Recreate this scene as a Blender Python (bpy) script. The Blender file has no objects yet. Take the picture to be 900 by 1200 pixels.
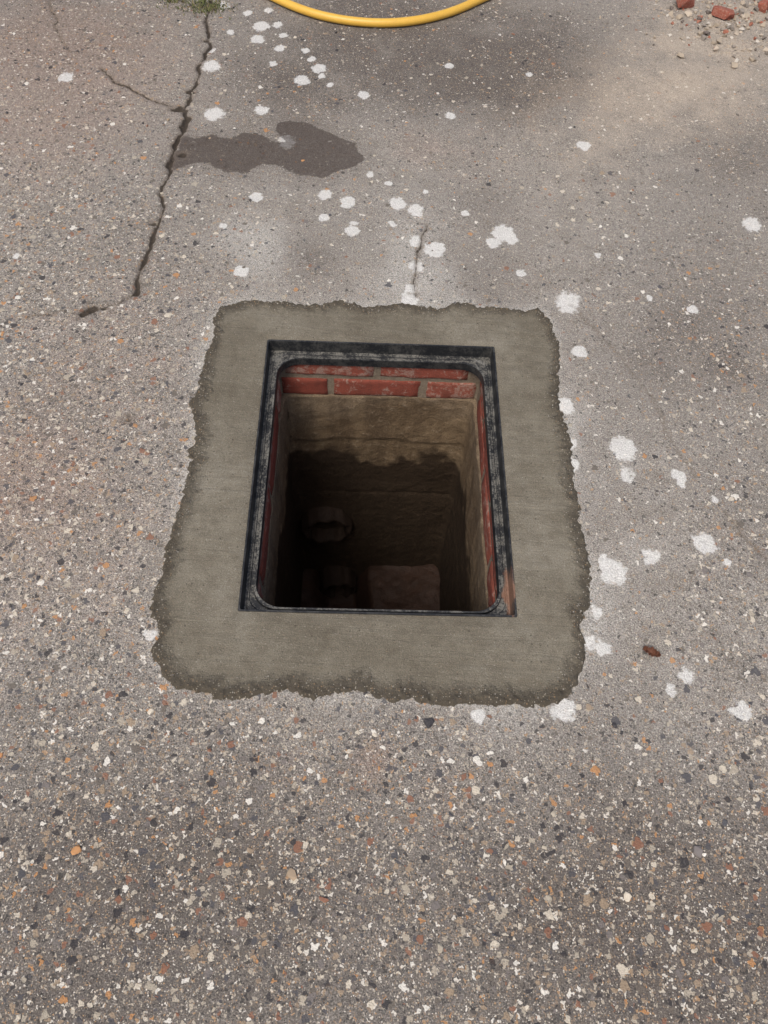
import bpy, bmesh, math, random
import numpy as np
from mathutils import Vector, Matrix, noise as mnoise

random.seed(7)
D = bpy.data
S = bpy.context.scene
COL = S.collection

# ------------------------------------------------------------------ camera
H = 1.34; PITCH = math.radians(60); ROLL = math.radians(4.5); FPX = 901.0
cam_d = D.cameras.new("camera"); cam = D.objects.new("camera", cam_d); COL.objects.link(cam)
cam_d.sensor_fit = 'VERTICAL'; cam_d.sensor_height = 34.6; cam_d.lens = 26.0
cam_d.clip_start = 0.02; cam_d.clip_end = 200
cam.matrix_world = Matrix.Translation((0, 0, H)) @ Matrix.Rotation(math.pi/2 - PITCH, 4, 'X') @ Matrix.Rotation(ROLL, 4, 'Z')
S.camera = cam

def site(u, v):
    """survey: place on the ground (metres) of a feature measured on the photograph"""
    dx, dy = u-450.0, v-600.0
    c, s = math.cos(ROLL), math.sin(ROLL)
    a = (dx*c + dy*s)/FPX; b = (-dx*s + dy*c)/FPX
    t = H/(math.sin(PITCH) + b*math.cos(PITCH))
    return (t*a, t*(math.cos(PITCH) - b*math.sin(PITCH)))
def site_scale(u, v):
    dx, dy = u-450.0, v-600.0
    b = (-dx*math.sin(ROLL) + dy*math.cos(ROLL))/FPX
    return H/(math.sin(PITCH) + b*math.cos(PITCH))/FPX

FC = (-0.016, 0.883); FR = math.radians(3.5)      # manhole centre / yaw
FHX, FHY = 0.2600, 0.3325
def to_local(x, y):
    dx, dy = x-FC[0], y-FC[1]
    return dx*math.cos(FR)+dy*math.sin(FR), -dx*math.sin(FR)+dy*math.cos(FR)
MH = Matrix.Translation((FC[0], FC[1], 0)) @ Matrix.Rotation(FR, 4, 'Z')

# ------------------------------------------------------------------ numpy noise
def vnoise(x, y, scale, seed):
    rng = np.random.RandomState(seed); T = rng.rand(256, 256)
    X = x*scale+1000.0; Y = y*scale+1000.0
    xi = np.floor(X).astype(int); yi = np.floor(Y).astype(int)
    fx = X-xi; fy = Y-yi
    fx = fx*fx*(3-2*fx); fy = fy*fy*(3-2*fy)
    a = T[xi & 255, yi & 255]; b = T[(xi+1) & 255, yi & 255]
    c = T[xi & 255, (yi+1) & 255]; d = T[(xi+1) & 255, (yi+1) & 255]
    return (a*(1-fx)+b*fx)*(1-fy) + (c*(1-fx)+d*fx)*fy
def fbm(x, y, scale, seed, oct=4):
    r = 0; amp = 1; tot = 0
    for i in range(oct):
        r = r + amp*vnoise(x, y, scale*2**i, seed+i*17); tot += amp; amp *= .55
    return r/tot
def sstep(a, b, x):
    t = np.clip((x-a)/(b-a), 0, 1); return t*t*(3-2*t)

# ------------------------------------------------------------------ shader helpers
class NT:
    def __init__(s, name):
        s.m = D.materials.new(name); s.m.use_nodes = True
        s.t = s.m.node_tree; s.t.nodes.clear()
        s.out = s.n('ShaderNodeOutputMaterial'); s.b = s.n('ShaderNodeBsdfPrincipled')
        s.t.links.new(s.b.outputs[0], s.out.inputs[0])
    def n(s, ty, **k):
        nd = s.t.nodes.new(ty)
        for a, v in k.items(): setattr(nd, a, v)
        return nd
    def put(s, sock, v):
        if isinstance(v, bpy.types.NodeSocket): s.t.links.new(v, sock)
        elif v is not None:
            if isinstance(v, (tuple, list)) and len(v) == 3 and sock.type == 'RGBA': v = (*v, 1)
            sock.default_value = v
    def math(s, op, a, b=None, c=None, clamp=False):
        nd = s.n('ShaderNodeMath', operation=op, use_clamp=clamp)
        s.put(nd.inputs[0], a)
        if b is not None: s.put(nd.inputs[1], b)
        if c is not None: s.put(nd.inputs[2], c)
        return nd.outputs[0]
    def add(s, a, b): return s.math('ADD', a, b)
    def sub(s, a, b): return s.math('SUBTRACT', a, b)
    def mul(s, a, b): return s.math('MULTIPLY', a, b)
    def vm(s, op, a, b):
        nd = s.n('ShaderNodeVectorMath', operation=op)
        s.put(nd.inputs[0], a)
        if op == 'SCALE': s.put(nd.inputs['Scale'], b)
        else: s.put(nd.inputs[1], b)
        return nd.outputs[0]
    def ss(s, x, lo, hi, a=0.0, b=1.0):
        nd = s.n('ShaderNodeMapRange', interpolation_type='SMOOTHSTEP')
        s.put(nd.inputs[0], x); s.put(nd.inputs[1], lo); s.put(nd.inputs[2], hi)
        s.put(nd.inputs[3], a); s.put(nd.inputs[4], b); return nd.outputs[0]
    def noise(s, vec, scale, detail=3, rough=.55, dist=0, color=False):
        nd = s.n('ShaderNodeTexNoise'); s.put(nd.inputs['Vector'], vec)
        nd.inputs['Scale'].default_value = scale; nd.inputs['Detail'].default_value = detail
        nd.inputs['Roughness'].default_value = rough; nd.inputs['Distortion'].default_value = dist
        return nd.outputs['Color' if color else 'Fac']
    def mix(s, f, a, b, blend='MIX'):
        nd = s.n('ShaderNodeMix', data_type='RGBA', blend_type=blend)
        s.put(nd.inputs[0], f); s.put(nd.inputs[6], a); s.put(nd.inputs[7], b); return nd.outputs[2]
    def ramp(s, f, stops, interp='LINEAR'):
        nd = s.n('ShaderNodeValToRGB'); r = nd.color_ramp; r.interpolation = interp
        while len(r.elements) < len(stops): r.elements.new(0.5)
        for e, (p, c) in zip(r.elements, stops):
            e.position = p; e.color = (*c, 1)
        s.put(nd.inputs[0], f); return nd.outputs[0]
    def attr(s, name):
        nd = s.n('ShaderNodeAttribute', attribute_name=name)
        sp = s.n('ShaderNodeSeparateColor'); s.t.links.new(nd.outputs['Color'], sp.inputs[0])
        return sp.outputs[0], sp.outputs[1], sp.outputs[2], nd.outputs['Alpha']
    def obj(s): return s.n('ShaderNodeTexCoord').outputs['Object']
    def bump(s, h, strength=.5, dist=.002):
        nd = s.n('ShaderNodeBump'); nd.inputs['Strength'].default_value = strength
        nd.inputs['Distance'].default_value = dist; s.put(nd.inputs['Height'], h)
        s.t.links.new(nd.outputs[0], s.b.inputs['Normal']); return nd
    def base(s, c, rough=.9, spec=.3):
        s.put(s.b.inputs['Base Color'], c); s.put(s.b.inputs['Roughness'], rough)
        s.put(s.b.inputs['Specular IOR Level'], spec)

def stones(T, vec, scale, off, rmin, rmax, presence, stops, soft=.06, pw=1.0):
    v = T.n('ShaderNodeTexVoronoi', voronoi_dimensions='2D', feature='F1')
    T.put(v.inputs['Vector'], T.vm('ADD', vec, off)); v.inputs['Scale'].default_value = scale
    sp = T.n('ShaderNodeSeparateColor'); T.put(sp.inputs[0], v.outputs['Color'])
    r, g, b = sp.outputs
    if pw != 1.0: g = T.math('POWER', g, pw)
    rad = T.add(T.mul(g, rmax-rmin), rmin)
    dd = T.sub(rad, v.outputs['Distance'])
    m = T.ss(dd, 0.0, soft)
    m = T.mul(m, T.math('LESS_THAN', r, presence))
    return m, T.ramp(b, stops, 'CONSTANT'), dd

PEB = [(0, (.038, .036, .040)), (.14, (.075, .075, .083)), (.27, (.14, .12, .10)), (.40, (.33, .25, .17)),
       (.51, (.47, .24, .10)), (.57, (.25, .12, .075)), (.65, (.42, .37, .29)), (.77, (.62, .55, .44)), (.87, (.18, .16, .15)), (.93, (.76, .72, .64))]
GRIT = [(0, (.05, .047, .045)), (.22, (.10, .094, .087)), (.40, (.27, .20, .14)), (.55, (.42, .27, .15)),
        (.63, (.48, .42, .33)), (.80, (.15, .13, .12)), (.90, (.72, .67, .58))]

# ------------------------------------------------------------------ concrete ground material
T = NT("weathered_concrete")
P = T.obj()
wr = T.vm('SCALE', T.vm('SUBTRACT', T.noise(P, 110, 1, .7, color=True), (.5, .5, .5)), .015)
Pw = T.vm('ADD', P, wr)
crk, damp, sand, white = T.attr("maskA")
expo, light, pink, dark = T.attr("maskB")
n1 = T.noise(P, 2.2, 3, .65); n2 = T.noise(P, 13, 4, .7); n3 = T.noise(P, 70, 3, .75); n4 = T.noise(P, 380, 1.5, .8)
basec = T.ramp(n2, [(.30, (.280, .250, .213)), (.5, (.355, .325, .284)), (.70, (.430, .400, .357))])
basec = T.mix(T.ss(n1, .35, .7, 0, .5), basec, (.30, .280, .250))
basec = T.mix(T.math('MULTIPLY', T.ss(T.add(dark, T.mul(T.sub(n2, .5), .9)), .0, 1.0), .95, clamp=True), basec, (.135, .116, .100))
basec = T.mix(T.mul(T.ss(T.add(pink, T.mul(T.sub(n2, .5), 1.2)), .25, 1.1), .45), basec, (.38, .260, .20))
basec = T.mix(T.math('MULTIPLY', T.ss(T.add(light, T.mul(T.sub(n3, .5), 2.2)), .25, 1.25), .65, clamp=True), basec, (.58, .56, .51))
# worn, blotchy laitance
basec = T.mix(T.ss(n3, .38, .66, .0, .55), basec, T.mix(.45, basec, (.08, .066, .054)))
basec = T.mix(T.ss(n4, .40, .64, 0, .80), basec, T.mix(.7, basec, (.055, .046, .040)))
basec = T.mix(T.ss(n4, .42, .25, 0, .5), basec, (.56, .52, .46))
wear = T.math('MULTIPLY', expo, T.ss(T.noise(P, 20, 2, .65), .34, .60, .60, 1.2))
g0, g0c, _ = stones(T, P, 300, (3, 1, 0), .22, .5, .55, GRIT, .1)
col = T.mix(T.mul(g0, T.ss(expo, 0, 1, .40, .80)), basec, g0c)
m3, c3, d3 = stones(T, Pw, 150, (7, 5, 0), .14, .50, T.add(T.mul(wear, .74), .10), GRIT, .08, 1.2)
col = T.mix(T.mul(m3, .82), col, T.mix(.1, c3, basec))
m2, c2, d2 = stones(T, Pw, 86, (1.3, 2.7, 0), .12, .46, T.add(T.mul(wear, .58), .04), PEB, .05, 1.6)
col = T.mix(T.mul(m2, .90), col, T.mix(T.ss(n4, .4, .7, 0.05, .35), c2, basec))
m1, c1, d1 = stones(T, Pw, 45, (4.1, 9.3, 0), .07, .38, T.sub(T.mul(wear, .50), .03), PEB, .03, 2.0)
col = T.mix(T.mul(m1, .93), col, T.mix(T.ss(n4, .4, .7, 0.04, .30), c1, basec))
# thin dusty film & sand
sm = T.ss(T.add(sand, T.mul(T.sub(n2, .5), 1.5)), .05, 1.5)
sm = T.mul(sm, T.ss(n4, .3, .65, 1.0, .35))
col = T.mix(T.mul(sm, .85), col, (.52, .43, .33))
# lime / paint drops
wf = T.add(T.add(white, T.mul(T.sub(n3, .5), 1.3)), T.mul(T.sub(n4, .5), .7))
wm = T.mul(T.ss(wf, .04, .22), T.ss(n4, .35, .62, .93, .55))
col = T.mix(wm, col, (.70, .69, .655))
# damp patch
dm = T.ss(T.add(damp, T.mul(T.sub(n3, .5), .022)), -.0035, .003)
dm2 = T.mul(T.ss(T.add(damp, T.mul(T.sub(n2, .5), .12)), -.07, .02), .30)
col = T.mix(T.math('MAXIMUM', T.mul(dm, T.ss(n3, .3, .7, 1.0, .82)), dm2), col, T.mix(.84, col, (.055, .040, .032)))
# crack
cw = T.add(crk, T.mul(T.sub(n3, .5), .007))
cm = T.ss(cw, -.0010, .0020)
cd = T.mul(T.ss(T.add(crk, T.mul(T.sub(n2, .5), .02)), -.012, .003), .50)
col = T.mix(cd, col, (.135, .105, .08))
col = T.mix(T.mul(cm, .88), col, (.042, .033, .025))
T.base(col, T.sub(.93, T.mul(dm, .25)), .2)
T.bump(T.add(T.mul(m1, .7), T.add(T.mul(n3, 1.5), T.mul(n4, 1.3))), .9, .0022)
M_ground = T.m

# ------------------------------------------------------------------ layout measured on the ground
collar_px = [(250,372),(262,360),(285,352),(318,354),(360,357),(400,355),(430,359),(470,357),(500,361),(520,362),(537,353),(560,361),(590,362),(612,364),(630,362),(645,374),(655,400),
 (654,440),(655,470),(664,500),(671,535),(674,570),(677,605),(682,632),(690,660),(693,695),(684,735),(687,760),(684,785),(675,808),(655,826),(625,829),(600,826),(570,830),(545,826),(515,829),(480,822),
 (450,822),(420,813),(395,812),(370,818),(335,813),(300,815),(270,818),(240,812),(207,808),(192,795),(176,762),(184,745),(178,715),(183,690),(190,660),(200,628),(210,585),(222,545),(228,510),(224,482),(232,455),(240,420),(250,400)]
collar = np.array([site(*p) for p in collar_px])
damp_px = [(213,158),(228,163),(250,158),(270,164),(285,156),(305,158),(322,168),(335,166),(322,154),(326,145),(345,142),(362,145),(380,154),(405,164),(420,176),(430,184),(420,195),(398,200),(378,209),(352,207),(330,196),(306,194),(290,203),(262,202),(240,190),(222,193),(204,200),(196,190),(206,176)]
dampP = np.array([site(*p) for p in damp_px])
cracks = [([(250,-10),(241,25),(245,55),(232,85),(224,110),(214,128)], .0042),
          ([(214,128),(218,145),(214,160),(206,178),(200,195)], .0095),
          ([(200,195),(192,225),(186,260),(178,285),(166,315),(155,345)], .0044),
          ([(212,128),(196,124),(180,120),(160,108),(138,96),(120,82)], .0026),
          ([(155,345),(130,356),(108,364),(70,362),(30,372)], .0012),
          ([(499,262),(494,292),(491,320),(487,350)], .0018),
          ([(668,358),(700,390),(735,428),(765,470),(790,520),(815,560)], -.0006),
          ([(850,600),(880,640),(915,672)], .0006),
          ([(60,-5),(66,30),(80,60)], .0014)]
spots = [(78,90,8),(248,78,10),(251,134,11),(306,130,8),(307,31,9),(325,29,6),(302,46,8),(327,57,6),(374,81,8),(354,95,9),(377,90,5),(426,112,7),(526,77,5),(528,136,6),(684,171,8),(336,167,10),
 (381,229,8),(408,237,9),(413,270,8),(434,205,5),(466,239,9),(487,247,9),(509,292,12),(487,283,8),(488,313,11),(481,338,8),(590,273,13),(578,284,8),(598,280,8),(666,355,14),(678,412,9),(881,263,11),
 (812,363,6),(731,526,15),(735,556,12),(663,476,10),(796,558,8),(799,566,6),(826,637,13),(719,670,15),(711,660,9),(762,652,12),(869,833,12),(803,790,11),(785,808,8),(700,717,9),(706,760,11),(690,752,10),
 (660,831,14),(480,352,10),(283,318,8),(560,840,8),(20,300,4),(440,30,5),(300,231,7),(380,255,6),(415,262,5),(262,6,7),(247,60,5),(365,70,5),(620,88,4),(262,265,6),(175,745,7),(670,545,8),(668,520,7),(838,585,6),(852,660,7),
 (290,15,5),(314,12,5),(333,42,5),(358,60,5),(387,100,4),(270,38,5),(320,75,5),(455,215,4),(500,225,4),(460,262,4),(545,250,4),(610,320,5),(700,300,4),(760,350,4)]
pale = {(762,652),(735,556),(803,790),(785,808),(706,760),(690,752),(488,313),(481,338),(852,660),(838,585),(262,265),(415,262),(700,717)}

x0, x1, y0, y1, st = -1.75, 1.75, -0.45, 3.15, 0.0042
nx = int((x1-x0)/st)+1; ny = int((y1-y0)/st)+1
gx, gy = np.meshgrid(np.linspace(x0, x1, nx), np.linspace(y0, y1, ny))
X = gx.ravel(); Y = gy.ravel()

def seg_dist(X, Y, a, b):
    ax, ay = a; bx, by = b; dx, dy = bx-ax, by-ay
    t = np.clip(((X-ax)*dx+(Y-ay)*dy)/(dx*dx+dy*dy+1e-12), 0, 1)
    return np.hypot(X-ax-t*dx, Y-ay-t*dy), t
def poly_sdf(X, Y, P):           # positive inside
    d = np.full(X.shape, 9.0); ins = np.zeros(X.shape, bool)
    for i in range(len(P)):
        a, b = P[i], P[(i+1) % len(P)]
        d = np.minimum(d, seg_dist(X, Y, a, b)[0])
        c = ((a[1] > Y) != (b[1] > Y)) & (X < (b[0]-a[0])*(Y-a[1])/(b[1]-a[1]+1e-12)+a[0])
        ins ^= c
    return np.where(ins, d, -d)

wx = X + (fbm(X, Y, 16, 5)-.5)*.035 + (vnoise(X, Y, 70, 6)-.5)*.006; wy = Y + (fbm(X, Y, 16, 91)-.5)*.035
crk_f = np.full(X.shape, -1.0)
for pts, w in cracks:
    W = [site(*p) for p in pts]
    wv = w*(.30+1.4*vnoise(X, Y, 26, 77)) if w > 0 else w
    for a, b in zip(W[:-1], W[1:]):
        crk_f = np.maximum(crk_f, wv-seg_dist(wx, wy, a, b)[0])
# holes / chips
for u, v, r in [(110,362,.020),(208,128,.026),(214,182,.018),(98,367,.016),(122,361,.014),(150,492,.010),(240,48,.014),(180,262,.010),(222,108,.014)]:
    a = site(u, v); crk_f = np.maximum(crk_f, (r*(.25+1.0*vnoise(X, Y, 60, 12))-np.hypot(X-a[0], (Y-a[1])*1.4))*.5)
crk_f = np.clip(crk_f, -.06, .02)
damp_f = np.clip(poly_sdf(X+(fbm(X, Y, 30, 3)-.5)*.02, Y+(fbm(X, Y, 30, 4)-.5)*.02, dampP), -.3, .3)
wh = np.full(X.shape, -1.0)
sx = X+(fbm(X, Y, 60, 31)-.5)*.014; sy = Y+(fbm(X, Y, 60, 32)-.5)*.014
for u, v, r in spots:
    a = site(u, v); R = r*site_scale(u, v)*1.15
    wh = np.maximum(wh, np.clip(1-np.hypot(sx-a[0], (sy-a[1])*.9)/R, -1, .55)-(.22 if (u, v) in pale else 0))
def blobs(lst):
    f = np.zeros(X.shape)
    for u, v, r, amp in lst:
        a = site(u, v); f = f + amp*np.exp(-((X-a[0])**2+(Y-a[1])**2)/(r*r))
    return f
big = fbm(X, Y, 3, 201); mid = fbm(X, Y, 9, 301)
cs = poly_sdf(X, Y, collar)
sand_f = blobs([(790,110,.28,.62),(850,50,.3,.65),(700,140,.25,.4),(660,190,.25,.3),(890,20,.3,.5),(770,80,.25,.25)])*(.4+1.2*mid)
ring = np.exp(-np.clip(-cs, 0, 9)/.020)*(.25+1.1*fbm(X, Y, 12, 8))
light_f = ring*.95 + blobs([(300,300,.12,.75),(270,270,.12,.4),(480,330,.12,.7),(700,735,.07,.8),(800,800,.08,.5),(720,690,.08,.45),(765,655,.07,.4),(665,490,.07,.6),(450,250,.35,.3),(800,880,.10,.4),
   (600,842,.06,.5),(400,832,.05,.4),(740,560,.14,.4),(500,290,.12,.3),(850,500,.25,.2),(240,390,.12,.5),(230,560,.06,.4),(640,250,.35,.3)])*(.3+1.4*mid)
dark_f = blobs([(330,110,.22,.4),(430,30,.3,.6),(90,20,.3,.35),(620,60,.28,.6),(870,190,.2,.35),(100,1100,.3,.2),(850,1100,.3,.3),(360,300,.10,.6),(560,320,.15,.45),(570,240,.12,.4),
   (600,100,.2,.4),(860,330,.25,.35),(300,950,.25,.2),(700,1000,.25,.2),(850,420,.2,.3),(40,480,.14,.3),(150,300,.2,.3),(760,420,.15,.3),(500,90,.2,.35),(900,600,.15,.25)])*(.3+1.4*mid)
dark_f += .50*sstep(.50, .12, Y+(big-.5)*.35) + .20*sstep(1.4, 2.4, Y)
pink_f = blobs([(100,60,.35,.7),(50,160,.3,.5),(20,560,.12,.8),(440,890,.045,.9),(540,930,.10,.5),(120,420,.3,.4),(550,185,.16,.5),(80,650,.25,.4),(480,170,.10,.5),(850,860,.05,.5),(20,40,.2,.3),(330,900,.1,.4)]) + .2*sstep(-.2, -.5, X)
ex = .26 + .80*sstep(.55, .25, Y+(big-.5)*.3+.05*np.sin(X*5)) + .66*sstep(-.26, -.50, X+(big-.5)*.25)*sstep(2.1, 1.2, Y) + .24*sstep(-.5, -.9, X)
ex = ex + .24*sstep(.45, .75, X)*sstep(1.9, 1.3, Y) - .08*sstep(1.2, 1.8, Y) + (mid-.5)*.6
ex = np.clip(ex, .08, 1.0)
ex *= (1-.6*np.clip(light_f, 0, 1))

bord = np.clip(np.minimum(np.minimum(X-x0, x1-X), np.minimum(Y-y0, y1-Y))/.3, 0, 1)
Z = bord*((fbm(X, Y, 3, 55)-.5)*.006 + (fbm(X, Y, 40, 56)-.5)*.0024)
Z -= np.clip(crk_f+.002, 0, .01)*1.2
Z -= .014*sstep(.004, .03, cs)
def fade(a, base): return a*bord + base*(1-bord)
A = np.stack([fade(crk_f, -.06), fade(damp_f, -.3), fade(sand_f, 0), fade(wh, -1)], 1)
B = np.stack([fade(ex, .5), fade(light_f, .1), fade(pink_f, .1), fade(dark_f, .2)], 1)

lx, ly = to_local(X, Y)
idx = np.arange(nx*ny).reshape(ny, nx)
q = np.stack([idx[:-1, :-1], idx[:-1, 1:], idx[1:, 1:], idx[1:, :-1]], -1).reshape(-1, 4)
cx = lx[q].mean(1); cy = ly[q].mean(1)
q = q[~((abs(cx) < .285) & (abs(cy) < .355))]
R = 45.0
ext = np.array([(-R, -R), (x0, -R), (x1, -R), (R, -R), (-R, y0), (R, y0), (-R, y1), (R, y1), (-R, R), (x0, R), (x1, R), (R, R)])
nb = nx*ny
c00, c10, c01, c11 = idx[0, 0], idx[0, -1], idx[-1, 0], idx[-1, -1]
eq = np.array([(nb, nb+1, c00, nb+4), (nb+1, nb+2, c10, c00), (nb+2, nb+3, nb+5, c10), (nb+4, c00, c01, nb+6), (c10, nb+5, nb+7, c11),
               (nb+6, c01, nb+9, nb+8), (c01, c11, nb+10, nb+9), (c11, nb+7, nb+11, nb+10)])
q = np.concatenate([q, eq])
V = np.concatenate([np.stack([X, Y, Z], 1), np.concatenate([ext, np.zeros((12, 1))], 1)])
A = np.concatenate([A, np.tile([-.06, -.3, 0, -1], (12, 1))]); B = np.concatenate([B, np.tile([.5, .1, .1, .2], (12, 1))])
def np_mesh(name, V, Q, mat, attrs=None, smooth=True, parent=None):
    me = D.meshes.new(name)
    me.vertices.add(len(V)); me.vertices.foreach_set("co", np.asarray(V, np.float32).ravel())
    me.loops.add(Q.size); me.loops.foreach_set("vertex_index", Q.astype(np.int32).ravel())
    me.polygons.add(len(Q)); me.polygons.foreach_set("loop_start", np.arange(0, Q.size, Q.shape[1], dtype=np.int32))
    me.update(calc_edges=True)
    me.polygons.foreach_set("use_smooth", np.full(len(Q), smooth))
    for k, v in (attrs or {}).items():
        at = me.attributes.new(k, 'FLOAT_COLOR', 'POINT'); at.data.foreach_set("color", np.asarray(v, np.float32).ravel())
    me.materials.append(mat); me.update()
    o = D.objects.new(name, me); COL.objects.link(o)
    if parent: o.parent = parent
    return o
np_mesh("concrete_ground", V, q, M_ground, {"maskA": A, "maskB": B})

# ------------------------------------------------------------------ mortar collar
T = NT("fresh_mortar")
P = T.obj(); edge, _, _, _ = T.attr("edge")
a1 = T.noise(P, 4.5, 4, .7); a2 = T.noise(P, 40, 4, .7); a3 = T.noise(P, 480, 2, .8)
mp = T.n('ShaderNodeMapping'); T.put(mp.inputs[0], P); mp.inputs['Scale'].default_value = (3, 40, 1); mp.inputs['Rotation'].default_value = (0, 0, .2)
tro = T.noise(mp.outputs[0], 1.6, 3, .6, .9)
c = T.ramp(a1, [(.32, (.122, .105, .076)), (.5, (.172, .152, .114)), (.68, (.235, .213, .166))])
c = T.mix(T.ss(a2, .42, .72, 0, .45), c, (.105, .088, .062))
c = T.mix(T.ss(tro, .5, .75, 0, .28), c, (.25, .23, .182))
c = T.mix(T.ss(a3, .42, .7, 0, .55), c, (.070, .059, .042))
c = T.mix(T.ss(a3, .5, .3, 0, .25), c, (.27, .245, .195))
em = T.ss(T.add(edge, T.mul(T.sub(a2, .5), .075)), .045, .008)
c = T.mix(T.mul(em, .68), c, (.090, .074, .053))
g, gc, gd = stones(T, P, 300, (2, 2, 0), .2, .5, .5, GRIT, .1)
c = T.mix(T.mul(g, T.add(.12, T.mul(em, .45))), c, gc)
pk, _, pd = stones(T, P, 60, (5, 2, 0), .03, .13, .45, GRIT, .04, 1.5)
c = T.mix(T.mul(pk, .65), c, (.050, .041, .030))
T.base(c, .85, .25)
T.bump(T.add(T.add(T.mul(a3, T.add(.7, T.mul(em, 2.0))), T.mul(a2, T.add(.8, T.mul(em, 2.6)))), T.mul(tro, 1.1)), .85, .0027)
M_mortar = T.m

ang = np.arctan2(collar[:, 1]-FC[1], collar[:, 0]-FC[0]); rad = np.hypot(collar[:, 0]-FC[0], collar[:, 1]-FC[1])
o = np.argsort(ang); ang = ang[o]; rad = rad[o]
th = np.linspace(-math.pi, math.pi, 1500, endpoint=False)
cor = [math.atan2(sy*FHY, sx_*FHX)+FR for sx_ in (-1, 1) for sy in (-1, 1)]
th = np.sort(np.concatenate([th, [((c_+math.pi) % (2*math.pi))-math.pi for c_ in cor]]))
Ro = np.interp(th, ang, rad, period=2*math.pi)
px_, py_ = np.cos(th)*Ro, np.sin(th)*Ro
Ro = Ro + (fbm(px_, py_, 22, 40, 4)-.5)*.024 + (vnoise(px_, py_, 150, 41)-.5)*.009
tl = th-FR; ih, jh = FHX-.002, FHY-.002
Ri = np.minimum(ih/np.maximum(abs(np.cos(tl)), 1e-6), jh/np.maximum(abs(np.sin(tl)), 1e-6))
K = 56; tt = np.linspace(0, 1, K)**.75
rr = Ri[None, :]+(Ro-Ri)[None, :]*tt[:, None]
CX = FC[0]+rr*np.cos(th)[None, :]; CY = FC[1]+rr*np.sin(th)[None, :]
ed = (Ro[None, :]-rr)
x_, y_ = CX.ravel(), CY.ravel(); e_ = ed.ravel()
k = sstep(.045, .0, e_)
Zc = .0050 + (fbm(x_, y_, 7, 61)-.5)*.007 + (fbm(x_, y_, 60, 62)-.5)*.0018 + k*(fbm(x_, y_, 90, 63)-.5)*.014 - .0075*sstep(.007, 0, e_)
din = (rr-Ri[None, :]).ravel(); Zc = Zc*sstep(-.02, .02, din) + .001*(din < .001)
n = len(th); ii = np.arange(K*n).reshape(K, n)
Q = np.stack([ii[:-1, :], ii[1:, :], np.roll(ii[1:, :], -1, 1), np.roll(ii[:-1, :], -1, 1)], -1).reshape(-1, 4)
np_mesh("mortar_collar", np.stack([x_, y_, Zc], 1), Q, M_mortar, {"edge": np.stack([e_, e_, e_, e_], 1)})

# ------------------------------------------------------------------ loops helper
def rrect(hx, hy, r, z, seg=8, oy=0):
    pts = []
    for cx_, cy_, a0 in ((hx-r, hy-r, 0), (-hx+r, hy-r, 90), (-hx+r, -hy+r, 180), (hx-r, -hy+r, 270)):
        for i in range(seg+1):
            a = math.radians(a0+90*i/seg); pts.append((cx_+r*math.cos(a), cy_+r*math.sin(a)+oy, z))
    return pts
def loft(name, loops, mat, parent, smooth=False):
    n = len(loops[0]); V = [p for l in loops for p in l]; F = []
    for k in range(len(loops)-1):
        for i in range(n):
            j = (i+1) % n; F.append((k*n+i, k*n+j, (k+1)*n+j, (k+1)*n+i))
    me = D.meshes.new(name); me.from_pydata(V, [], F); me.materials.append(mat); me.update()
    for p in me.polygons: p.use_smooth = smooth
    ob = D.objects.new(name, me); COL.objects.link(ob); ob.parent = parent; return ob

# ------------------------------------------------------------------ manhole frame
T = NT("black_frame_dusty")
P = T.obj(); a = T.noise(P, 35, 4, .7); b = T.noise(P, 240, 3, .8)
geo = T.n('ShaderNodeNewGeometry'); sp = T.n('ShaderNodeSeparateXYZ'); T.put(sp.inputs[0], geo.outputs['Normal'])
so = T.n('ShaderNodeSeparateXYZ'); T.put(so.inputs[0], P)
ledge = T.mul(T.ss(sp.outputs[2], .5, .9), T.ss(so.outputs[2], -.003, -.012))
c = T.mix(T.ss(a, .4, .7, 0, .3), (.010, .011, .013), (.032, .032, .033))
dust = T.add(T.mul(T.add(T.mul(ledge, .48), .14), T.ss(T.add(a, T.mul(T.sub(b, .5), 1.1)), .40, .66)), T.mul(ledge, .03))
c = T.mix(dust, c, (.23, .22, .19))
# rust / brick dust smear near one corner
rx = T.math('ABSOLUTE', T.sub(so.outputs[0], .252)); ry = T.math('ABSOLUTE', T.sub(so.outputs[1], -.275))
rm = T.ss(T.add(T.add(T.mul(rx, 2.2), T.mul(ry, .5)), T.mul(T.sub(a, .5), .06)), .034, .018)
c = T.mix(T.mul(rm, .8), c, T.mix(b, (.12, .05, .03), (.34, .20, .13)))
T.base(c, .5, .4); T.bump(b, .35, .001)
M_frame = T.m
fr = D.objects.new("manhole_frame", None); COL.objects.link(fr); fr.matrix_world = MH
OY = -.006
L = [rrect(.252, .3245, .004, -.034), rrect(.2605, .333, .004, -.030), rrect(.2605, .333, .004, .0055), rrect(.2600, .3325, .004, .0065),
     rrect(.2570, .3295, .004, .0065), rrect(.2565, .3290, .004, .0055), rrect(.2540, .3265, .005, -.0235), rrect(.2500, .3215, .010, -.0240, 8, OY*.1),
     rrect(.2490, .3205, .012, -.0215, 8, OY*.2), rrect(.2465, .3185, .030, -.0215, 8, OY*.4), rrect(.2455, .3175, .034, -.0240, 8, OY*.5), rrect(.2395, .3120, .046, -.0240, 8, OY),
     rrect(.2385, .3110, .047, -.0180, 8, OY), rrect(.2350, .3075, .050, -.0175, 8, OY), rrect(.2343, .3068, .050, -.0190, 8, OY), rrect(.2343, .3068, .050, -.040, 8, OY), rrect(.242, .314, .05, -.040, 8, OY)]
loft("frame_ring", L, M_frame, fr)

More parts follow.
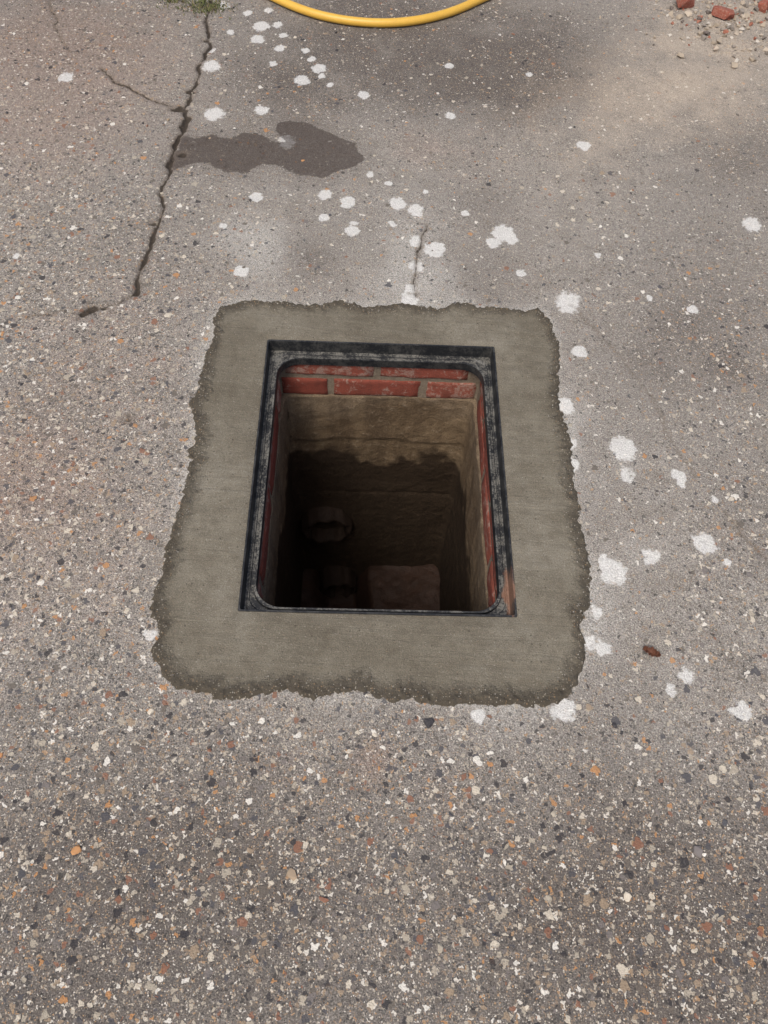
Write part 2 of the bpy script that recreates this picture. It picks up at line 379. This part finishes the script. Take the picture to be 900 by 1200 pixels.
# ------------------------------------------------------------------ shaft materials
T = NT("old_red_brick")
P = T.obj(); rnd, _, _, _ = T.attr("rnd")
a = T.noise(P, 38, 5, .78, .4); b = T.noise(P, 16, 4, .7); f = T.noise(P, 350, 3, .8)
c = T.mix(rnd, (.225, .055, .037), (.31, .092, .062))
c = T.mix(T.ss(b, .45, .7, 0, .6), c, (.12, .042, .031))
c = T.mix(T.ss(T.add(T.add(a, T.mul(T.sub(b, .5), -.3)), T.mul(T.sub(rnd, .5), .16)), .50, .62, 0, .62), c, (.40, .31, .25))
c = T.mix(T.ss(f, .4, .7, 0, .5), c, (.09, .045, .032))
T.base(c, .95, .15); T.bump(T.add(a, T.mul(f, .6)), .8, .003); M_brick = T.m
T = NT("joint_mortar"); P = T.obj(); a = T.noise(P, 60, 5, .75); f = T.noise(P, 300, 3, .8)
c = T.mix(a, (.12, .09, .06), (.34, .28, .21)); c = T.mix(T.ss(f, .4, .7, 0, .5), c, (.10, .075, .055))
T.base(c, .95, .2); T.bump(T.add(a, f), .8, .003); M_joint = T.m
T = NT("stained_cement_render"); P = T.obj()
so = T.n('ShaderNodeSeparateXYZ'); T.put(so.inputs[0], P)
a = T.noise(P, 7, 4, .65); b = T.noise(P, 45, 5, .75); f = T.noise(P, 280, 3, .8)
mp = T.n('ShaderNodeMapping'); T.put(mp.inputs[0], P); mp.inputs['Scale'].default_value = (22, 22, 1.5)
st_ = T.noise(mp.outputs[0], 1, 4, .6)
c = T.ramp(a, [(.3, (.145, .098, .055)), (.7, (.270, .196, .120))])
c = T.mix(T.ss(st_, .40, .66, 0, .65), c, (.085, .056, .033))
c = T.mix(T.ss(b, .52, .70, 0, .5), c, (.38, .30, .21))
c = T.mix(T.ss(b, .47, .30, 0, .55), c, (.07, .047, .030))
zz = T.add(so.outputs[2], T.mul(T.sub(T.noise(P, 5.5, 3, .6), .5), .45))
wet_shade = T.ss(T.add(zz, T.mul(T.sub(b, .5), .04)), -.375, -.425)  # lower wall: damp stain, with the shaft's light falloff painted into the colour
c = T.mix(T.mul(wet_shade, .92), c, T.mix(b, (.012, .0075, .0045), (.040, .024, .014)))
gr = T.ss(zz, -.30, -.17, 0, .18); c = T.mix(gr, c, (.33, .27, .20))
c = T.mix(T.ss(f, .42, .7, 0, .5), c, (.045, .031, .020))
T.base(c, T.sub(.9, T.mul(wet_shade, .2)), .25); T.bump(T.add(T.mul(a, 1.2), T.add(T.mul(b, 1.5), T.mul(f, .6))), .95, .006); M_render = T.m
T = NT("wet_benching_concrete"); P = T.obj(); a = T.noise(P, 16, 4, .7); f = T.noise(P, 200, 3, .8)
c = T.mix(a, (.016, .009, .006), (.080, .042, .028)); c = T.mix(T.ss(f, .4, .7, 0, .4), c, (.014, .009, .006))
T.base(c, .6, .3); T.bump(T.add(a, T.mul(f, .4)), .8, .006); M_bench = T.m
T = NT("silted_clay"); P = T.obj(); a = T.noise(P, 22, 5, .7)
T.base(T.mix(a, (.010, .006, .004), (.040, .024, .016)), .75, .25); T.bump(a, .9, .008); M_clay = T.m

shaft = D.objects.new("inspection_chamber", None); COL.objects.link(shaft); shaft.matrix_world = MH
BX, BY = .238, .3085
loft("joint_mortar", [rrect(.262, .334, .002, -.031), rrect(BX+.003, BY+.003, .004, -.034), rrect(BX+.003, BY+.003, .004, -.175), rrect(.3, .37, .004, -.176)], M_joint, shaft)
bm = bmesh.new(); lay = bm.verts.layers.float_color.new("rnd")
def brick(cen, size):
    r = random.random()
    g = bmesh.ops.create_cube(bm, size=1)
    vs = g['verts']; M = Matrix.Translation(cen) @ Matrix.Rotation(random.uniform(-.008, .008), 4, 'Z') @ Matrix.Rotation(random.uniform(-.008, .008), 4, 'Y') @ Matrix.Diagonal((*size, 1))
    for v in vs: v[lay] = (0, 0, 0, 0)
    bmesh.ops.transform(bm, matrix=M, verts=vs)
    es = list({e for v in vs for e in v.link_edges})
    bmesh.ops.subdivide_edges(bm, edges=es, cuts=7, use_grid_fill=True)
    cc = Vector(cen)
    for v in bm.verts:
        if v[lay][3] > .5: continue
        d = v.co-cc; q_ = [abs(d[i])/(size[i]/2) for i in range(3)]
        ne = sum(1 for t in q_ if t > .94)
        if ne >= 2:
            sh = Vector([(-math.copysign(.0026, d[i]) if q_[i] > .94 else 0) for i in range(3)]); v.co += sh
        v.co += Vector(mnoise.noise_vector(v.co*45))*.0022
        v[lay] = (r, r, r, 1)
courses = [(-.0635, .047), (-.129, .064)]
for ci, (zc, hh) in enumerate(courses):
    for s in (1, -1):       # far/near walls
        sh = {0: -.232, 1: -.118}[ci] if s == 1 else random.uniform(-.2, -.1)
        x = sh - .225
        while x < .40:
            a, b = max(x+.006, -BX+.001), min(x+.219, BX-.001)
            if b-a > .02: brick(((a+b)/2, s*(BY+.05+random.uniform(-.002, .001)), zc+random.uniform(-.001, .001)), (b-a, .10, hh))
            x += .225
    for s in (1, -1):
        y = -.52+.11*ci+.03*s
        while y < .40:
            a, b = max(y+.006, -BY+.001), min(y+.219, BY-.001)
            if b-a > .02: brick((s*(BX+.05+random.uniform(-.002, .001)), (a+b)/2, zc), (.10, b-a, hh))
            y += .225
me = D.meshes.new("brick_courses"); bm.to_mesh(me); bm.free(); me.materials.append(M_brick)
for p in me.polygons: p.use_smooth = True
ob = D.objects.new("brick_courses", me); COL.objects.link(ob); ob.parent = shaft
# render walls
RX, RY = .234, .3055
zs = np.concatenate([[-.160, -.1605], np.linspace(-.164, -1.30, 190)])
per = []
base = rrect(RX, RY, .018, 0, 5)
for i in range(len(base)):
    p, q2 = Vector(base[i]), Vector(base[(i+1) % len(base)]); m = max(1, int((q2-p).length/.008))
    for j in range(m): per.append(p.lerp(q2, j/m))
per = np.array([(p.x, p.y) for p in per])
loops_v = []
for kz, z in enumerate(zs):
    s_ = np.cumsum(np.hypot(*np.diff(np.vstack([per, per[:1]]), axis=0).T))
    zt = np.full(len(per), z)
    d = (fbm(s_, zt, 5, 71)-.5)*.016 + (fbm(s_, zt, 40, 72)-.5)*.006
    d += .006*sstep(-.335, -.355, zt+(vnoise(s_, zt*0, 9, 73)-.5)*.02)
    d += .003*np.exp(-((z+.62)/.006)**2)
    if kz == 0: d += .03
    if kz == 1: d += .001
    zt = zt + (0 if kz > 6 else (fbm(s_, s_*0, 30, 74)-.5)*.014*(1-kz/7))
    dirs = np.stack([np.where(abs(per[:, 0])/RX > abs(per[:, 1])/RY*.999, np.sign(per[:, 0]), 0), np.where(abs(per[:, 1])/RY > abs(per[:, 0])/RX*.999, np.sign(per[:, 1]), 0)], 1)
    xy = per + dirs*d[:, None]
    loops_v.append(np.column_stack([xy, zt]))
VV = np.concatenate(loops_v); n = len(per); kz = len(zs); ii = np.arange(n*kz).reshape(kz, n)
Q = np.stack([ii[:-1, :], np.roll(ii[:-1, :], -1, 1), np.roll(ii[1:, :], -1, 1), ii[1:, :]], -1).reshape(-1, 4)
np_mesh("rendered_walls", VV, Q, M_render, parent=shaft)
# floor with channel and benching
fx_ = np.linspace(-.25, .25, 90); fy_ = np.linspace(-.33, .33, 110)
FX, FY = np.meshgrid(fx_, fy_); fxx, fyy = FX.ravel(), FY.ravel()
cxn = -.105+.10*sstep(.30, -.25, fyy)
dd = abs(fxx-cxn)
zf = -1.24+.07*sstep(.045, .085, dd)+ np.where(fxx > cxn, 1, .5)*.055*sstep(.075, .105, dd)+.10*np.clip(dd-.08, 0, 1) + (fbm(fxx, fyy, 14, 81)-.5)*.026
ii = np.arange(len(fxx)).reshape(110, 90)
Q = np.stack([ii[:-1, :-1], ii[:-1, 1:], ii[1:, 1:], ii[1:, :-1]], -1).reshape(-1, 4)
np_mesh("benching_floor", np.stack([fxx, fyy, zf], 1), Q, M_bench, parent=shaft)
def pipe(name, cen, direction, ri, ro, ln):
    prof = [(ri, ln), (ri, 0), (ri+.006, -.006), (ro-.006, -.006), (ro, 0), (ro, ln)]
    loops = []
    for kk, (r, t) in enumerate(prof):
        loops.append([(r*math.cos(2*math.pi*i/64)*(1+.03*math.sin(i*.9)), r*math.sin(2*math.pi*i/64)*(1+.03*math.sin(i*1.3+kk)), t+.004*math.sin(i*.7)) for i in range(64)])
    ob = loft(name, loops, M_clay, shaft, True)
    ob.location = cen; ob.rotation_euler = Vector(direction).to_track_quat('Z', 'Y').to_euler(); return ob
pipe("inlet_pipe", (-.140, .272, -.79), (-.1, 1, .0), .060, .078, .10)
pipe("channel_pipe", (-.110, .245, -1.185), (-.1, 1, .04), .052, .066, .2)

# ------------------------------------------------------------------ hose
T = NT("yellow_hose_pvc"); P = T.obj(); a = T.noise(P, 30, 4, .7); f = T.noise(P, 300, 3, .7)
c = T.mix(a, (.60, .33, .04), (.74, .46, .075)); c = T.mix(T.ss(f, .5, .7, 0, .4), c, (.33, .21, .07))
T.base(c, .42, .5); T.bump(f, .3, .001); M_hose = T.m
hp = [site(*p) for p in [(312,-2),(345,14),(382,26),(430,33),(478,32),(528,21),(574,-1)]]
pts = [*reversed([(hp[0][0]-.12, hp[0][1]+.075), (hp[0][0]-.26, hp[0][1]+.24), (hp[0][0]-.36, hp[0][1]+.55), (hp[0][0]-.30, hp[0][1]+1.0), (hp[0][0]-.7, hp[0][1]+1.8), (hp[0][0]-1.6, hp[0][1]+2.6)])] + hp + \
      [(hp[-1][0]+.11, hp[-1][1]+.09), (hp[-1][0]+.23, hp[-1][1]+.27), (hp[-1][0]+.28, hp[-1][1]+.6), (hp[-1][0]+.1, hp[-1][1]+1.0), (hp[-1][0]-.4, hp[-1][1]+1.2), (hp[-1][0]-.9, hp[-1][1]+1.0), (hp[-1][0]-1.5, hp[-1][1]+1.25)]
cu = D.curves.new("garden_hose", 'CURVE'); cu.dimensions = '3D'; cu.bevel_depth = .0125; cu.bevel_resolution = 6; cu.resolution_u = 14
spn = cu.splines.new('NURBS'); spn.points.add(len(pts)-1); spn.order_u = 3; spn.use_endpoint_u = True
for i, p in enumerate(pts): spn.points[i].co = (p[0], p[1], .0135+(.024 if i in (2,) else 0), 1)
cu.materials.append(M_hose); ob = D.objects.new("garden_hose", cu); COL.objects.link(ob)

# ------------------------------------------------------------------ brick fragments, rubble
T = NT("broken_brick"); P = T.obj(); a = T.noise(P, 30, 5, .7); f = T.noise(P, 200, 3, .8)
c = T.mix(a, (.20, .050, .034), (.36, .12, .080)); c = T.mix(T.ss(f, .45, .7, 0, .55), c, (.42, .30, .23))
T.base(c, .95, .2); T.bump(T.add(a, f), .8, .003); M_frag = T.m
def rock(bm, cen, size, yaw, seed, n=14, boxy=.6):
    rn = random.Random(seed); vs = []
    M = Matrix.Translation(cen) @ Matrix.Rotation(yaw, 4, 'Z') @ Matrix.Rotation(rn.uniform(-.2, .2), 4, 'X')
    for i in range(n):
        p = Vector((rn.uniform(-1, 1), rn.uniform(-1, 1), rn.uniform(-1, 1)))
        m = max(abs(p.x), abs(p.y), abs(p.z)); p = (p/m)*boxy + p.normalized()*(1-boxy)
        vs.append(bm.verts.new(M @ Vector((p.x*size[0]/2, p.y*size[1]/2, p.z*size[2]/2))))
    try:
        r = bmesh.ops.convex_hull(bm, input=vs)
        bmesh.ops.delete(bm, geom=list({g for g in r['geom_interior']+r['geom_unused'] if isinstance(g, bmesh.types.BMVert)}), context='VERTS')
    except Exception: pass
def finish(bm, name, mat, bev=0):
    me = D.meshes.new(name); bm.to_mesh(me); bm.free(); me.materials.append(mat)
    o = D.objects.new(name, me); COL.objects.link(o)
    if bev:
        m = o.modifiers.new("b", 'BEVEL'); m.width = bev; m.segments = 2
    return o
for i, (u, v, sx_, sy_, sz_, yw) in enumerate([(800,8,.068,.05,.045,.3),(845,21,.075,.04,.03,-.5),(893,12,.04,.035,.03,.9),(850,-22,.11,.10,.06,.2)]):
    bm = bmesh.new(); x, y = site(u, v); rock(bm, (x, y, sz_*.42), (sx_, sy_, sz_), yw, 30+i, 22, .85)
    finish(bm, "brick_fragment", M_frag, .002)
T = NT("rubble_stone"); P = T.obj()
gi = T.n('ShaderNodeNewGeometry'); a = T.noise(P, 150, 4, .8)
c = T.ramp(gi.outputs['Random Per Island'], [(0, (.36, .30, .23)), (.3, (.25, .22, .19)), (.5, (.45, .38, .30)), (.68, (.30, .11, .07)), (.8, (.5, .46, .4)), (.92, (.12, .10, .09))], 'CONSTANT')
c = T.mix(T.ss(a, .4, .7, 0, .4), c, (.35, .29, .22)); T.base(c, .95, .2); M_rub = T.m
bm = bmesh.new(); rn = random.Random(3)
for i in range(900):
    u = rn.gauss(865, 48); v = rn.gauss(14, 28)
    if v > 85: continue
    s = rn.choice([.004, .005, .006, .008, .010, .014, .02]) * rn.uniform(.6, 1.2)
    x, y = site(u, v); rock(bm, (x, y, s*.25), (s*1.2, s, s*.75), rn.uniform(0, 6), i, 9, .3)
finish(bm, "rubble", M_rub)
T = NT("loose_pebbles"); gi = T.n('ShaderNodeNewGeometry'); P = T.obj(); a = T.noise(P, 300, 3, .8)
c = T.ramp(gi.outputs['Random Per Island'], PEB, 'CONSTANT'); c = T.mix(T.ss(a, .45, .7, 0, .3), c, (.2, .18, .16)); T.base(c, .75, .3); M_peb = T.m
bm = bmesh.new(); rn = random.Random(11); cnt = 0
def inside(x, y):
    return poly_sdf(np.array([x]), np.array([y]), collar)[0] > -.01
while cnt < 1000:
    x, y = rn.uniform(-1.4, 1.4), rn.uniform(-.3, 2.9)
    dens = .9 if y < .45 else (.7 if x < -.35 else .28)
    if rn.random() > dens or inside(x, y): continue
    s = rn.choice([.003, .004, .004, .005, .006, .008, .010])*rn.uniform(.7, 1.15)
    rock(bm, (x, y, s*.08), (s*1.3, s, s*.55), rn.uniform(0, 6), cnt, 10, .15); cnt += 1
for u, v, s in [(817,998,.017),(503,846,.02),(720,850,.010),(342,1025,.016),(515,1110,.012),(735,1050,.013),(380,1052,.014),(90,996,.014)]:
    x, y = site(u, v); rock(bm, (x, y, s*.1), (s*1.3, s, s*.5), rn.uniform(0, 6), int(u), 16, .15)
finish(bm, "loose_gravel", M_peb)

# ------------------------------------------------------------------ dried leaf
T = NT("dried_leaf_brown"); P = T.obj(); a = T.noise(P, 120, 4, .7)
T.base(T.mix(a, (.06, .025, .016), (.20, .085, .05)), .7, .3); T.bump(a, .5, .002); M_leaf = T.m
bm = bmesh.new(); NL = 14; g = []
for i in range(NL+1):
    t = i/NL; w = .0075*math.sin(math.pi*min(1, t*.93+.05))**.7
    row = []
    for j in range(7):
        s = j/3-1
        row.append(bm.verts.new(((t-.5)*.032, s*w*(1+.3*math.sin(i*2.3+j)), .0015+.009*abs(s)**1.5+.005*math.sin(t*5)**2+.001*math.sin(i*1.9))))
    g.append(row)
for i in range(NL):
    for j in range(6):
        if (i, j) in ((3, 5), (4, 5), (9, 0), (10, 0), (10, 1)): continue
        bm.faces.new((g[i][j], g[i+1][j], g[i+1][j+1], g[i][j+1]))
ob = finish(bm, "dried_leaf", M_leaf); x, y = site(762, 766); ob.location = (x, y, .002); ob.rotation_euler = (.15, -.1, -.5)
m = ob.modifiers.new("s", 'SOLIDIFY'); m.thickness = .0008

# ------------------------------------------------------------------ moss / weeds
T = NT("moss_green"); gi = T.n('ShaderNodeNewGeometry')
T.base(T.ramp(gi.outputs['Random Per Island'], [(0, (.06, .075, .025)), (.5, (.11, .12, .045)), (1, (.22, .18, .10))]), .8, .2); M_moss = T.m
bm = bmesh.new(); rn = random.Random(5)
for i in range(650):
    u, v = rn.gauss(242, 14), rn.gauss(9, 5)
    if rn.random() < .3: u, v = rn.gauss(205, 12), rn.gauss(0, 5)
    x, y = site(u, v); h = rn.uniform(.003, .011); w = rn.uniform(.0012, .0025); an = rn.uniform(0, 6.28); le = rn.uniform(.4, 1.5)
    dx, dy = math.cos(an), math.sin(an)
    p = [Vector((x-dy*w, y+dx*w, 0)), Vector((x+dy*w, y-dx*w, 0)), Vector((x+dx*h*le*.5+dy*w*.8, y+dy*h*le*.5-dx*w*.8, h*.7)), Vector((x+dx*h*le, y+dy*h*le, h))]
    bm.faces.new([bm.verts.new(q_) for q_ in p])
finish(bm, "moss_patch", M_moss)

# ------------------------------------------------------------------ light
EL, AZ = math.radians(60), math.radians(205)
dirv = Vector((math.sin(AZ)*math.cos(EL), math.cos(AZ)*math.cos(EL), math.sin(EL)))
sd = D.lights.new("sun", 'SUN'); sd.energy = 2.1; sd.angle = math.radians(22); sd.color = (1, .96, .90)
so_ = D.objects.new("sun", sd); COL.objects.link(so_); so_.rotation_euler = dirv.to_track_quat('Z', 'Y').to_euler(); so_.location = (0, 0, 5)
w = D.worlds.new("World"); S.world = w; w.use_nodes = True
sky = w.node_tree.nodes.new('ShaderNodeTexSky'); sky.sky_type = 'NISHITA'; sky.sun_disc = False
sky.sun_elevation = EL; sky.sun_rotation = AZ; sky.dust_density = 5.0
bg = w.node_tree.nodes['Background']; bg.inputs[1].default_value = .145
w.node_tree.links.new(sky.outputs[0], bg.inputs[0])
S.view_settings.view_transform = 'Standard'; S.view_settings.look = 'None'; S.view_settings.exposure = 0; S.view_settings.gamma = 1
